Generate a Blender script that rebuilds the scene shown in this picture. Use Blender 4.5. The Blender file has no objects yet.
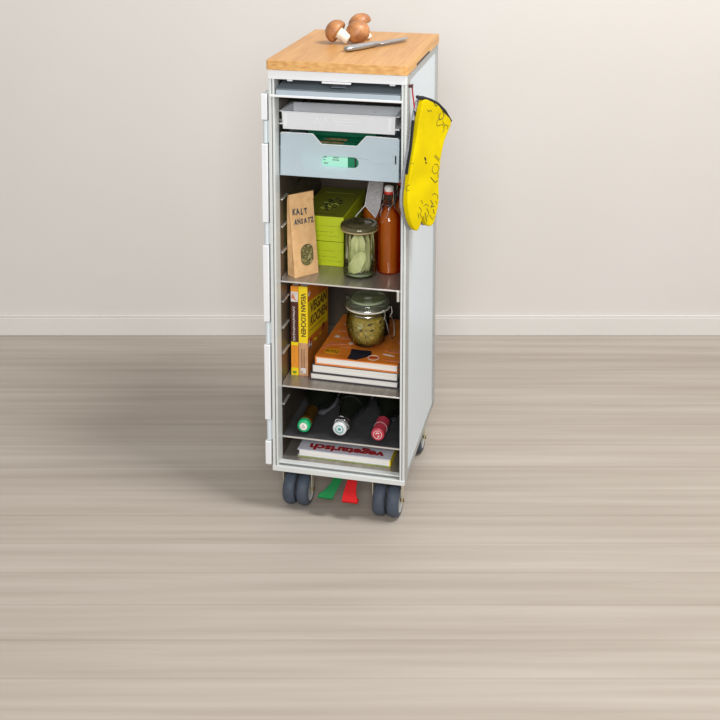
import bpy, bmesh, math, random
from mathutils import Vector, Matrix
PI = math.pi
D = bpy.data
SC = bpy.context.scene
COL = SC.collection
YAW = .2247

# ---------------------------------------------------------------- camera
cd = D.cameras.new('camera'); cam = D.objects.new('camera', cd); COL.objects.link(cam)
cd.sensor_width = 36; cd.lens = 60.242; cd.shift_x = -.0009; cd.shift_y = -.4685
cd.clip_start = .05; cd.clip_end = 50
cam.location = (.7518, -2.4058, 1.5177); cam.rotation_euler = (PI/2-.1587, 0, YAW)
SC.camera = cam
# ---------------------------------------------------------------- light
w = D.worlds.new('world'); SC.world = w; w.use_nodes = True
bg = w.node_tree.nodes['Background']; bg.inputs[0].default_value = (1, .985, .97, 1); bg.inputs[1].default_value = .50
def area(name, loc, target, size, power, color=(1, 1, 1)):
    l = D.lights.new(name, 'AREA'); l.shape = 'RECTANGLE'; l.size = size[0]; l.size_y = size[1]
    l.energy = power; l.color = color
    o = D.objects.new(name, l); COL.objects.link(o); o.location = loc
    o.rotation_euler = (Vector(target)-Vector(loc)).to_track_quat('-Z', 'Y').to_euler()
    return o
area('key_softbox', (1.6, -.30, 3.3), (.1, .2, .4), (.9, .9), 100, (1, .995, .985))
area('front_fill', (.85, -3.2, 2.05), (.15, 0, .65), (1.3, 1.1), 80, (1, 1, 1))  # added fill light, brightens the front and the cabinet interior
SC.view_settings.view_transform = 'Standard'; SC.view_settings.look = 'None'
SC.view_settings.exposure = 0; SC.view_settings.gamma = 1; SC.view_settings.use_curve_mapping = False

# ---------------------------------------------------------------- materials
def lin(c):
    return tuple((v/255/12.92 if v/255 <= .04045 else ((v/255+.055)/1.055)**2.4) for v in c)+(1,)
def mat(name, rgb, rough=.5, metal=0, spec=.5, trans=0, noise=None, bump=None, coat=0, ior=None):
    """noise=(scale tuple, rgb2, detail); bump=(scale tuple, strength)"""
    m = D.materials.new(name); m.use_nodes = True
    nt = m.node_tree; b = nt.nodes['Principled BSDF']
    b.inputs['Base Color'].default_value = lin(rgb); b.inputs['Roughness'].default_value = rough
    b.inputs['Metallic'].default_value = metal; b.inputs['Specular IOR Level'].default_value = spec
    b.inputs['Transmission Weight'].default_value = trans; b.inputs['Coat Weight'].default_value = coat
    if ior: b.inputs['IOR'].default_value = ior
    def tex(scale, detail=3):
        tc = nt.nodes.new('ShaderNodeTexCoord'); mp = nt.nodes.new('ShaderNodeMapping'); n = nt.nodes.new('ShaderNodeTexNoise')
        mp.inputs['Scale'].default_value = scale; n.inputs['Scale'].default_value = 1; n.inputs['Detail'].default_value = detail
        nt.links.new(tc.outputs['Object'], mp.inputs[0]); nt.links.new(mp.outputs[0], n.inputs[0]); return n
    if noise:
        n = tex(noise[0], noise[2] if len(noise) > 2 else 3); r = nt.nodes.new('ShaderNodeValToRGB')
        r.color_ramp.elements[0].position = .35; r.color_ramp.elements[1].position = .65
        r.color_ramp.elements[0].color = lin(rgb); r.color_ramp.elements[1].color = lin(noise[1])
        nt.links.new(n.outputs[0], r.inputs[0]); nt.links.new(r.outputs[0], b.inputs['Base Color'])
    if bump:
        n = tex(bump[0]); bp = nt.nodes.new('ShaderNodeBump'); bp.inputs['Strength'].default_value = bump[1]; bp.inputs['Distance'].default_value = .002
        nt.links.new(n.outputs[0], bp.inputs['Height']); nt.links.new(bp.outputs[0], b.inputs['Normal'])
    return m
def thin_glass(name, tint=(235, 242, 235), edge=.0, rough=.02, body=0, body_rgb=(200, 200, 200)):
    """a thin clear wall: tinted see-through plus mirror reflection that grows at grazing angles"""
    m = D.materials.new(name); m.use_nodes = True; nt = m.node_tree; nt.nodes.clear(); N = nt.nodes.new; L = nt.links.new
    o = N('ShaderNodeOutputMaterial'); t = N('ShaderNodeBsdfTransparent'); g = N('ShaderNodeBsdfGlossy'); mx = N('ShaderNodeMixShader'); lw = N('ShaderNodeLayerWeight')
    lw.inputs[0].default_value = .28; t.inputs[0].default_value = lin(tint); g.inputs['Roughness'].default_value = rough
    g.inputs[0].default_value = (1, 1, 1, 1)
    L(lw.outputs['Fresnel'], mx.inputs[0]); L(t.outputs[0], mx.inputs[1]); L(g.outputs[0], mx.inputs[2])
    last = mx
    if body:
        df = N('ShaderNodeBsdfDiffuse'); tr = N('ShaderNodeBsdfTranslucent'); a = N('ShaderNodeMixShader'); m2 = N('ShaderNodeMixShader')
        df.inputs[0].default_value = lin(body_rgb); tr.inputs[0].default_value = lin(body_rgb); a.inputs[0].default_value = .45
        L(df.outputs[0], a.inputs[1]); L(tr.outputs[0], a.inputs[2]); m2.inputs[0].default_value = body
        L(mx.outputs[0], m2.inputs[1]); L(a.outputs[0], m2.inputs[2]); last = m2
    L(last.outputs[0], o.inputs[0]); return m

M = {}
M['frame'] = mat('painted_aluminium', (208, 211, 209), .36, .1, noise=((3, 3, 60), (212, 215, 213)))
M['frame_grey'] = mat('anodised_edge', (178, 181, 180), .42, .45, noise=((4, 4, 200), (170, 173, 171)))
M['groove'] = mat('edge_groove', (130, 133, 132), .5, .4, noise=((5, 5, 5), (120, 123, 122)))
M['panel'] = mat('pale_blue_laminate', (204, 214, 220), .3, 0, noise=((2, 2, 2), (200, 211, 217)), bump=((90, 90, 90), .02))
M['liner'] = mat('brown_metal_liner', (120, 108, 95), .42, .75, noise=((4, 30, 4), (104, 93, 82)))
M['shelf'] = mat('brushed_steel_shelf', (176, 170, 162), .38, .7, noise=((120, 3, 3), (160, 153, 144)))
M['shelf_dark'] = mat('dark_rubber_coated_sheet', (72, 72, 74), .55, .1, noise=((40, 40, 4), (62, 62, 64)))
M['bright'] = mat('bright_metal_and_lit_runner', (232, 230, 226), .28, .7, noise=((5, 5, 5), (224, 222, 218)))
M['grey_plastic'] = mat('blue_grey_plastic', (168, 180, 188), .45, 0, noise=((6, 6, 6), (162, 174, 182)))
M['hinge'] = mat('pale_hinge_plastic', (206, 214, 218), .4, 0, noise=((6, 6, 6), (198, 207, 211)))
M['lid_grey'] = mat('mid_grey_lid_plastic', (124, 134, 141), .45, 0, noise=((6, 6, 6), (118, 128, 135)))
M['dark'] = mat('near_black_foil_and_shade', (26, 27, 30), .5, 0, noise=((20, 20, 20), (34, 34, 37)))
M['white_plastic'] = mat('white_plastic', (216, 218, 221), .35, 0, noise=((6, 6, 6), (213, 215, 218)))
M['bright_white'] = mat('white_plastic_and_lit_bar', (224, 226, 228), .3, 0, noise=((6, 6, 6), (222, 224, 226)))
M['rubber'] = mat('slate_rubber_tyre', (66, 76, 90), .6, 0, noise=((40, 40, 40), (58, 67, 80)))
M['hub'] = mat('grey_wheel_hub', (196, 198, 196), .4, .1, noise=((20, 20, 20), (186, 188, 186)))
M['fork'] = mat('pale_zinc_fork', (205, 200, 180), .4, .5, noise=((20, 20, 20), (190, 184, 160)))
M['brass'] = mat('brassy_bolt', (150, 128, 70), .35, .8, noise=((60, 60, 60), (120, 100, 50)))
M['green_pedal'] = mat('green_pedal_enamel', (2, 104, 50), .5, 0, .2, noise=((30, 30, 30), (4, 110, 54)))
M['red_pedal'] = mat('red_pedal_enamel', (180, 4, 8), .5, 0, .2, noise=((30, 30, 30), (186, 6, 12)))
M['chrome'] = mat('polished_steel', (215, 215, 215), .18, 1, noise=((9, 9, 9), (205, 205, 205)))
M['knife'] = mat('satin_knife_steel', (178, 178, 180), .3, .85, noise=((30, 30, 30), (160, 160, 162)))
M['paper'] = mat('page_block_paper', (238, 236, 230), .7, 0, noise=((3, 3, 900), (222, 219, 211)))
M['black_cloth'] = mat('black_tape_and_shade', (20, 20, 21), .85, 0, noise=((200, 200, 200), (34, 34, 35)))
M['grey_cloth'] = mat('grey_lining_cloth', (146, 148, 154), .9, 0, noise=((300, 300, 300), (134, 136, 142)), bump=((500, 500, 500), .2))
M['yellow'] = mat('yellow_mitt_fabric', (212, 190, 0), .9, 0, .1, noise=((14, 14, 14), (196, 173, 2)), bump=((30, 30, 30), .25))
M['ink'] = mat('black_print', (28, 28, 26), .7, 0, noise=((50, 50, 50), (38, 38, 34)))
M['red'] = mat('red_cord', (176, 20, 34), .5, 0, noise=((80, 80, 80), (150, 12, 26)))
M['glass'] = thin_glass('clear_glass', (247, 251, 247))
M['glass_green'] = thin_glass('greenish_lid_glass', (238, 244, 232), body=.4, body_rgb=(214, 222, 196))
M['drawer_plastic'] = thin_glass('frosted_blue_polycarbonate', (214, 232, 238), rough=.35, body=.84, body_rgb=(228, 240, 246))
M['amber'] = thin_glass('amber_liquid', (244, 150, 60), rough=.05, body=.6, body_rgb=(244, 138, 36))
M['wood_end'] = mat('bamboo_strip_ends', (196, 142, 80), .5, 0, noise=((60, 4, 160), (220, 172, 106)))

def wood_top():
    m = D.materials.new('bamboo_top'); m.use_nodes = True; nt = m.node_tree; N = nt.nodes.new; L = nt.links.new
    b = nt.nodes['Principled BSDF']; b.inputs['Roughness'].default_value = .42
    tc = N('ShaderNodeTexCoord'); mp = N('ShaderNodeMapping'); br = N('ShaderNodeTexBrick'); n = N('ShaderNodeTexNoise'); mp2 = N('ShaderNodeMapping')
    mx = N('ShaderNodeMix'); mx.data_type = 'RGBA'
    mp.inputs['Rotation'].default_value = (0, 0, PI/2)
    br.inputs['Color1'].default_value = lin((190, 142, 84)); br.inputs['Color2'].default_value = lin((172, 122, 68)); br.inputs['Mortar'].default_value = lin((152, 104, 54))
    br.inputs['Scale'].default_value = 1; br.inputs['Mortar Size'].default_value = .0004; br.inputs['Brick Width'].default_value = .22; br.inputs['Row Height'].default_value = .019
    mp2.inputs['Scale'].default_value = (190, 9, 60); n.inputs['Scale'].default_value = 1; n.inputs['Detail'].default_value = 4
    r = N('ShaderNodeValToRGB'); r.color_ramp.elements[0].position = .3; r.color_ramp.elements[1].position = .7
    r.color_ramp.elements[0].color = lin((162, 112, 60)); r.color_ramp.elements[1].color = lin((196, 150, 92))
    L(tc.outputs['Object'], mp.inputs[0]); L(mp.outputs[0], br.inputs[0]); L(tc.outputs['Object'], mp2.inputs[0]); L(mp2.outputs[0], n.inputs[0]); L(n.outputs[0], r.inputs[0])
    mx.inputs[0].default_value = .45; L(br.outputs[0], mx.inputs[6]); L(r.outputs[0], mx.inputs[7]); L(mx.outputs[2], b.inputs['Base Color'])
    return m
M['wood'] = wood_top()

def floor_mat():
    m = D.materials.new('pale_oak_floor'); m.use_nodes = True; nt = m.node_tree; N = nt.nodes.new; L = nt.links.new
    b = nt.nodes['Principled BSDF']; b.inputs['Roughness'].default_value = .55; b.inputs['Specular IOR Level'].default_value = .3
    tc = N('ShaderNodeTexCoord')
    def noise(scale, detail, lo, hi, c0, c1):
        mp = N('ShaderNodeMapping'); n = N('ShaderNodeTexNoise'); r = N('ShaderNodeValToRGB')
        mp.inputs['Scale'].default_value = scale; n.inputs['Scale'].default_value = 1; n.inputs['Detail'].default_value = detail
        r.color_ramp.elements[0].position = lo; r.color_ramp.elements[1].position = hi
        r.color_ramp.elements[0].color = lin(c0); r.color_ramp.elements[1].color = lin(c1)
        L(tc.outputs['Object'], mp.inputs[0]); L(mp.outputs[0], n.inputs[0]); L(n.outputs[0], r.inputs[0]); return r
    base = noise((.8, 9, 1), 3, .25, .75, (152, 141, 130), (176, 167, 157))
    fine = noise((1.2, 36, 1), 5, .25, .75, (148, 138, 127), (183, 175, 166))
    br = N('ShaderNodeTexBrick'); br.inputs['Scale'].default_value = 1; br.inputs['Brick Width'].default_value = 9; br.inputs['Row Height'].default_value = .105
    br.inputs['Mortar Size'].default_value = .0035; br.inputs['Mortar Smooth'].default_value = 1
    br.inputs['Color1'].default_value = (1, 1, 1, 1); br.inputs['Color2'].default_value = (.93, .925, .915, 1); br.inputs['Mortar'].default_value = (.84, .82, .8, 1)
    mpb = N('ShaderNodeMapping'); mpb.inputs['Location'].default_value = (2.2, .04, 0); L(tc.outputs['Object'], mpb.inputs[0]); L(mpb.outputs[0], br.inputs[0])
    mx = N('ShaderNodeMix'); mx.data_type = 'RGBA'; mx.inputs[0].default_value = .5; L(base.outputs[0], mx.inputs[6]); L(fine.outputs[0], mx.inputs[7])
    mu = N('ShaderNodeMix'); mu.data_type = 'RGBA'; mu.blend_type = 'MULTIPLY'; mu.inputs[0].default_value = 1; L(mx.outputs[2], mu.inputs[6]); L(br.outputs[0], mu.inputs[7])
    L(mu.outputs[2], b.inputs['Base Color']); return m
M['floor'] = floor_mat()
M['wall'] = mat('warm_white_plaster', (203, 198, 192), .9, 0, noise=((2, 2, 2), (205, 200, 195)), bump=((60, 60, 60), .05))
M['skirting'] = mat('white_skirting', (209, 205, 200), .6, 0, noise=((2, 2, 2), (206, 202, 197)))

# ---------------------------------------------------------------- mesh builder
class MB:
    def __init__(s): s.v = []; s.f = []; s.m = []
    def add(s, vs, fs, mi=0, X=None):
        k = len(s.v); s.v += [(X @ Vector(p)) if X else Vector(p) for p in vs]
        s.f += [tuple(i+k for i in f) for f in fs]; s.m += [mi]*len(fs); return s
    def box(s, x0, x1, y0, y1, z0, z1, mi=0, X=None):
        vs = [(x, y, z) for z in (z0, z1) for x, y in ((x0, y0), (x1, y0), (x1, y1), (x0, y1))]
        return s.add(vs, [(3, 2, 1, 0), (4, 5, 6, 7), (0, 1, 5, 4), (1, 2, 6, 5), (2, 3, 7, 6), (3, 0, 4, 7)], mi, X)
    def loft(s, rings, mi=0, X=None, caps=True, closed=True):
        n = len(rings[0]); vs = [p for r in rings for p in r]; fs = []
        for a in range(len(rings)-1):
            for i in range(n if closed else n-1):
                j = (i+1) % n; fs.append((a*n+i, a*n+j, (a+1)*n+j, (a+1)*n+i))
        if caps: fs += [tuple(reversed(range(n))), tuple(range((len(rings)-1)*n, len(rings)*n))]
        return s.add(vs, fs, mi, X)
    def lathe(s, prof, X=None, mi=0, seg=32, sx=1, sy=1):
        """prof [(r,z)], around local z"""
        rings = []
        for r, z in prof:
            r = max(r, 1e-5); rings.append([(r*sx*math.cos(2*PI*i/seg), r*sy*math.sin(2*PI*i/seg), z) for i in range(seg)])
        return s.loft(rings, mi, X)
    def tube(s, path, r, seg=8, mi=0, closed=False, X=None):
        P = [Vector(p) for p in path]; n = len(P); rings = []; up = None
        for i, p in enumerate(P):
            a = P[(i-1) % n] if (closed or i > 0) else P[i]; b = P[(i+1) % n] if (closed or i < n-1) else P[i]
            t = (b-a).normalized()
            if up is None: up = t.orthogonal().normalized()
            up = (up-t*up.dot(t)).normalized(); q = t.cross(up); rr = r[i] if isinstance(r, (list, tuple)) else r
            rings.append([p+(up*math.cos(2*PI*k/seg)+q*math.sin(2*PI*k/seg))*rr for k in range(seg)])
        if closed: rings.append(rings[0])
        return s.loft(rings, mi, X, caps=not closed)
    def plate(s, loops, h0, h1, X=None, mi=0):
        """flat sheet with outline loops[0] and holes loops[1:], from local z h0 to h1"""
        cu = D.curves.new('tmp', 'CURVE'); cu.dimensions = '2D'; cu.fill_mode = 'BOTH'; cu.extrude = (h1-h0)/2
        for lp in loops:
            sp = cu.splines.new('POLY'); sp.points.add(len(lp)-1); sp.use_cyclic_u = True
            for i, p in enumerate(lp): sp.points[i].co = (p[0], p[1], 0, 1)
        return s._curve(cu, Matrix.Translation((0, 0, (h0+h1)/2)), X, mi)
    def text(s, body, size, X, mi=0, h=.0003, bold=0, align='LEFT', sx=1):
        cu = D.curves.new('tmp', 'FONT'); cu.body = body; cu.size = size; cu.extrude = h; cu.offset = bold*size; cu.resolution_u = 3; cu.align_x = align
        return s._curve(cu, Matrix.Diagonal((sx, 1, 1, 1)), X, mi)
    def _curve(s, cu, T, X, mi):
        o = D.objects.new('tmp', cu); me = o.to_mesh(); X = (X or Matrix.Identity(4)) @ T
        s.add([v.co.copy() for v in me.vertices], [tuple(p.vertices) for p in me.polygons], mi, X)
        o.to_mesh_clear(); D.objects.remove(o); D.curves.remove(cu); return s
    def build(s, name, mats, parent=None, origin=None, bevel=0, seg=2, sub=0, angle=35, solid=0):
        me = D.meshes.new(name)
        s.v = [v+OFF for v in s.v]
        if parent is not None: T = RM[root_of(parent)].inverted()
        else:
            origin = Vector(origin)+OFF if origin is not None else OFF.copy(); T = Matrix.Translation(-origin)
        me.from_pydata([T @ v for v in s.v], [], s.f)
        for m in (mats if isinstance(mats, (list, tuple)) else [mats]): me.materials.append(m)
        me.polygons.foreach_set('material_index', s.m)
        bm = bmesh.new(); bm.from_mesh(me); bmesh.ops.remove_doubles(bm, verts=bm.verts, dist=1e-6)
        bmesh.ops.recalc_face_normals(bm, faces=bm.faces); bm.to_mesh(me); bm.free()
        me.polygons.foreach_set('use_smooth', [True]*len(me.polygons)); me.set_sharp_from_angle(angle=math.radians(angle)); me.update()
        o = D.objects.new(name, me); COL.objects.link(o)
        if parent is not None: o.parent = parent
        else: o.location = origin; RM[o] = Matrix.Translation(origin)
        if solid: md = o.modifiers.new('s', 'SOLIDIFY'); md.thickness = solid; md.offset = 0
        if sub: md = o.modifiers.new('u', 'SUBSURF'); md.levels = sub; md.render_levels = sub
        if bevel: md = o.modifiers.new('b', 'BEVEL'); md.width = bevel; md.segments = seg; md.limit_method = 'ANGLE'; md.angle_limit = math.radians(40)
        return o
RM = {}
OFF = Vector((0, 0, 0))
def level(z):
    """the sliding inserts sit 30 mm behind the front frame; z is where their front edge shows in the frame plane"""
    global OFF
    OFF = Vector((-.0075, .030, -(1.5177-z)*.0124)) if z else Vector((0, 0, 0))
def root_of(o):
    while o.parent: o = o.parent
    return o
def tag(o, label, cat, group=None, kind=None):
    o['label'] = label; o['category'] = cat
    if group: o['group'] = group
    if kind: o['kind'] = kind
    return o
def thing(name, label, cat, loc, group=None):
    loc = Vector(loc)+OFF; o = D.objects.new(name, None); COL.objects.link(o); o.location = loc; o.empty_display_size = .02
    RM[o] = Matrix.Translation(loc); return tag(o, label, cat, group)
def dup_tree(o, parent=None):
    c = o.copy(); COL.objects.link(c); c.parent = parent
    for ch in list(o.children): dup_tree(ch, c)
    return c
def frameM(o, x, y, z=None):
    x = Vector(x).normalized(); y = Vector(y); y = (y-x*y.dot(x)).normalized(); z = x.cross(y)
    m = Matrix.Identity(4)
    for i, a in enumerate((x, y, z)):
        for k in range(3): m[k][i] = a[k]
    m.translation = Vector(o); return m
def axisM(o, z):
    z = Vector(z).normalized(); x = z.orthogonal(); return frameM(o, x, z.cross(x))
def rrect(x0, x1, y0, y1, r, n=5):
    out = []
    for cx, cy, a0 in ((x1-r, y1-r, 0), (x0+r, y1-r, 90), (x0+r, y0+r, 180), (x1-r, y0+r, 270)):
        for i in range(n+1):
            a = math.radians(a0+90*i/n); out.append((cx+r*math.cos(a), cy+r*math.sin(a)))
    return out
def ell(cx, cy, a, b, n=24): return [(cx+a*math.cos(2*PI*i/n), cy+b*math.sin(2*PI*i/n)) for i in range(n)]

# ---------------------------------------------------------------- the room
RW = Matrix.Rotation(YAW, 4, 'Z')
WD = Vector((-.0248, .9832, 0))            # foot of the wall seen in the middle of the picture
def room(mb, name, m, bevel=0):
    o = mb.build(name, m, bevel=bevel); o.location = WD; o.rotation_euler = (0, 0, YAW); o['kind'] = 'structure'; return o
room(MB().box(-4, 4, -4.6, .1, -.05, 0), 'floor', M['floor'])
room(MB().box(-4, 4, 0, .1, 0, 2.7), 'wall_back', M['wall'])
room(MB().box(-4, 4, -.014, 0, 0, .058).box(-4, 4, -.009, 0, .058, .062), 'baseboard_back', M['skirting'], bevel=.002)

# ---------------------------------------------------------------- trolley
ZB, ZT, DD = .0985, 1.0153, .405
T = thing('service_trolley', 'narrow pale grey aluminium galley trolley with open door, standing on twin-wheel casters', 'trolley', (.15, .2, 0))
f = MB()
for x0, x1, xg0, xg1 in ((0, .013, .0065, .0085), (.289, .300, .2935, .295)):       # front posts, grooved
    f.box(x0, xg0, 0, .034, ZB+.001, ZT-.001, 0); f.box(xg0, xg1, .003, .034, ZB+.001, ZT-.001, 2); f.box(xg1, x1, 0, .034, ZB+.001, ZT-.001, 0)
f.box(.300, .3012, .004, .034, ZB+.004, ZT-.004, 1); f.box(-.0012, 0, .004, .034, ZB+.004, ZT-.004, 1)
for x0, x1 in ((0, .012), (.288, .300)): f.box(x0, x1, .371, DD, ZB, ZT, 1)
f.box(-.0004, .3004, -.0012, .022, .9952, ZT, 3); f.box(.013, .289, .375, DD, .995, ZT, 0)  # top bar in brighter white: the stronger light up there painted in
f.box(-.0004, .3004, -.0012, .030, ZB-.0002, .1095, 0); f.box(.013, .289, .006, .024, .1105, .1130, 2); f.box(.013, .289, .008, .022, .1130, .1160, 0)
f.box(.013, .289, .375, DD, ZB, .118, 1)
for x0, x1 in ((0, .012), (.288, .3)):
    f.box(x0, x1, .03, .375, ZT-.017, ZT, 1); f.box(x0, x1, .03, .375, ZB, ZB+.017, 1)
f.build('frame', [M['frame'], M['frame_grey'], M['groove'], M['bright_white']], T, bevel=.0016)
MB().box(.294, .2982, .028, .373, ZB+.015, ZT-.015).build('side_panel', M['panel'], T, bevel=.0006)
MB().box(.0018, .006, .028, .373, ZB+.015, ZT-.015).build('side_panel', M['panel'], T, bevel=.0006)
MB().box(.012, .288, .388, .396, ZB+.01, ZT-.015).build('back_panel', M['panel'], T)
MB().box(.012, .288, .022, .388, .1080, .1150).build('bottom_panel', M['shelf'], T, bevel=.0006)
MB().box(.012, .288, .022, .388, 1.006, 1.0118).build('top_panel', M['frame_grey'], T)
MB().box(.0095, .0128, .026, .388, .1150, 1.006).build('inner_wall', M['liner'], T)
MB().box(.2872, .2905, .030, .388, .1150, 1.006).build('inner_wall', M['liner'], T)
MB().box(.0128, .2872, .384, .388, .1150, 1.006).build('inner_back', M['liner'], T)
RZ = [.9045, .8445, .7846, .7275, .6658, .6080, .4954, .4346, .3763, .2562]
for z in RZ:
    z -= (1.5177-z)*.0124
    for s in (0, 1):
        xa = .0128 if s == 0 else .2872; dx = .0042 if s == 0 else -.0042
        m = MB().box(min(xa, xa+dx), max(xa, xa+dx), .034, .378, z-.0012, z+.0012, 0)
        m.box(min(xa, xa+dx), max(xa, xa+dx)+(.0012 if s == 0 else 0), .034, .082, z-.0013, z+.0013, 1)  # front stretch painted brighter, where front light falls on the runner
        m.build('runner', [M['liner'], M['bright']], T, bevel=.0004)
# the corner seam at the back of the cavity
MB().box(.0128, .2872, .372, .384, .484, .490).build('back_rib', M['shelf'], T, bevel=.001)
# brackets and latch under the top bar
MB().box(.1184, .1812, -.003, .003, .9905, .9945, 0).build('latch_strip', M['bright_white'], T, bevel=.0006)
for x in (.0462, .2688): MB().box(x-.006, x+.006, .004, .012, .9905, .9965).build('stop_peg', M['bright_white'], T, bevel=.001)
# door folded back along the left side
d = MB().box(-.0155, -.0035, .012, .30, .1116, .962, 0)
HZ = [(.8523, .9041), (.6245, .6756), (.396, .4483), (.1683, .2186)]
zs = [.1116]+[v for h in reversed(HZ) for v in h]+[.962]
for i in range(0, len(zs), 2): d.box(-.0165, -.003, -.003, .012, zs[i]+.0006, zs[i+1]-.0006, 1)
door = d.build('door', [M['panel'], M['bright_white']], T, bevel=.0014)
for a, b in HZ:
    MB().lathe([(.0001, a+.001), (.0055, a+.001), (.0055, b-.001), (.0001, b-.001)], Matrix.Translation((-.0085, .0045, 0)), 0, 16).box(-.010, -.0012, .004, .010, a+.002, b-.002, 0).build('hinge', M['hinge'], door)

# casters
def caster(cx, cy):
    m = MB().box(cx-.034, cx+.034, cy-.030, cy+.030, .0925, ZB, 0).lathe([(.0001, .084), (.018, .084), (.02, .0926), (.0001, .0926)], Matrix.Translation((cx, cy, 0)), 0, 20)
    m.box(cx-.0335, cx+.0335, cy-.014, cy+.014, .0805, .0845, 0)
    for sx in (-1, 1):
        pl = [(cy-.014, .0845), (cy+.014, .0845), (cy+.008, .030), (cy, .0265), (cy-.008, .030)]
        X = frameM((cx+sx*.0330, 0, 0), (0, 1, 0), (0, 0, 1)); m.plate([pl], -.0009, .0009, X, 0)
        m.lathe([(.0001, 0), (.0045, 0), (.0045, .0015), (.003, .0025), (.0001, .0025)], axisM((cx+sx*.0338, cy, .0375), (sx, 0, 0)), 1, 10)
    m.lathe([(.0001, -.033), (.0035, -.033), (.0035, .033), (.0001, .033)], axisM((cx, cy, .0375), (1, 0, 0)), 1, 10)
    c = m.build('caster', [M['fork'], M['brass']], T)
    for sx in (-1, 1):
        prof = [(.0001, -.012), (.008, -.0125), (.022, -.0105), (.026, -.0135), (.032, -.0138), (.0362, -.0095), (.0375, -.003), (.0375, .003), (.0362, .0095), (.032, .0138), (.026, .0135), (.022, .0105), (.008, .0125), (.0001, .012)]
        X = axisM((cx+sx*.0158, cy, .0375), (1, 0, 0)); wm = MB()
        wm.lathe(prof, X, 0, 40); o = wm.build('wheel', [M['rubber'], M['hub']], c, angle=60)
        for p in o.data.polygons:
            v = p.center; wc = RM[T].inverted() @ Vector((cx+sx*.0158, cy, .0375))
            if math.hypot(v.y-wc.y, v.z-wc.z) < .0245: p.material_index = 1
    return c
for cx, cy in ((.047, .046), (.255, .044), (.255, .335), (.047, .335)): caster(cx, cy)

# brake pedals: bent straps hanging from under the frame
def pedal(pts, mt, name, label):
    """pts: rows of (xl, xr, y, z)"""
    m = MB(); rings = []
    for xl, xr, y, z in pts: rings.append([(xl, y, z), (xr, y, z), (xr, y+.003, z-.0006), (xl, y+.003, z-.0006)])
    m.loft(rings, 0); k = pts[-1]; m.loft([[(k[0], k[2], k[3]), (k[1], k[2], k[3]), (k[1], k[2]+.002, k[3]-.004), (k[0], k[2]+.002, k[3]-.004)], [(k[0], k[2]+.014, k[3]+.002), (k[1], k[2]+.014, k[3]+.002), (k[1], k[2]+.014, k[3]-.002), (k[0], k[2]+.014, k[3]-.002)]], 0)
    o = m.build('brake_pedal', mt, T, bevel=.0008); o['label'] = label
pedal([(.136, .157, .040, .1000), (.135, .156, .030, .0880), (.131, .152, .018, .0760), (.120, .146, .008, .0640), (.106, .140, .000, .0535), (.104, .138, -.003, .0485)], M['green_pedal'], 'pedal', 'green brake pedal')
pedal([(.168, .191, .040, .1000), (.167, .189, .028, .0860), (.164, .188, .016, .0730), (.161, .190, .006, .0610), (.160, .194, -.001, .0520), (.160, .195, -.004, .0465)], M['red_pedal'], 'pedal', 'red brake pedal')

# ---------------------------------------------------------------- bamboo board on top
b = MB().plate([rrect(-.0035, .3028, -.005, .405, .006)], ZT+.0002, 1.036, None, 0)
board = b.build('chopping_board', [M['wood'], M['wood_end'], M['dark']], origin=(.15, .2, ZT), bevel=.0022)
for p in board.data.polygons:
    if abs(p.normal.z) < .5: p.material_index = 1
# finger slot in the right edge: its inner shade laid on as a near-black strip
sl = MB().box(.3015, .3030, .100, .265, 1.0162, 1.0215); sl.build('finger_slot_shade', M['dark'], board)
tag(board, 'bamboo chopping board lying as the worktop of the trolley', 'chopping board')

# ---------------------------------------------------------------- shelves, trays, drawers
def shelf(name, z, label, mt):
    level(z); a, b_ = .0211, .2939
    m = MB().box(a, b_, .004, .350, z-.0016, z, 0).box(a, b_, .002, .004, z-.0030, z+.0003, 1)
    m.box(a, a+.0014, .010, .350, z, z+.006, 0).box(b_-.0014, b_, .010, .350, z, z+.006, 0)
    o = m.build(name, [mt, M['bright']], origin=(.1575, .17, z-.0016), bevel=.0004); tag(o, label, 'shelf', 'slide-in steel shelves'); return o
sA = shelf('trolley_shelf', .545, 'steel shelf sheet carrying the paper bag, tall jar and bottles', M['shelf'])
MB().box(.2825, .2890, -.0005, .0018, .520, .5445).build('stop_tab', M['bright'], sA, bevel=.001)
shelf('trolley_shelf', .302, 'steel shelf sheet carrying the cookbooks and clip-top jar', M['shelf'])
# wine shelf: sheet with three notches for the bottles
wz = .1828; level(wz)
NX = [(.0452, .1032), (.1235, .1815), (.2096, .2672)]
out = [(.0211, .004), (.2939, .004), (.2939, .350)]
for a, c in reversed(NX): out += [(c, .350), (c, .165), (c-.016, .118), (a+.016, .118), (a, .165), (a, .350)]
out += [(.0211, .350)]
o = MB().plate([out], wz-.0016, wz, None, 0).box(.0211, .2939, .002, .004, wz-.0030, wz+.0004, 1).build('wine_shelf', [M['shelf_dark'], M['bright']], origin=(.1575, .17, wz-.0016))
tag(o, 'dark notched sheet shelf holding three wine bottles', 'shelf')

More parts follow.
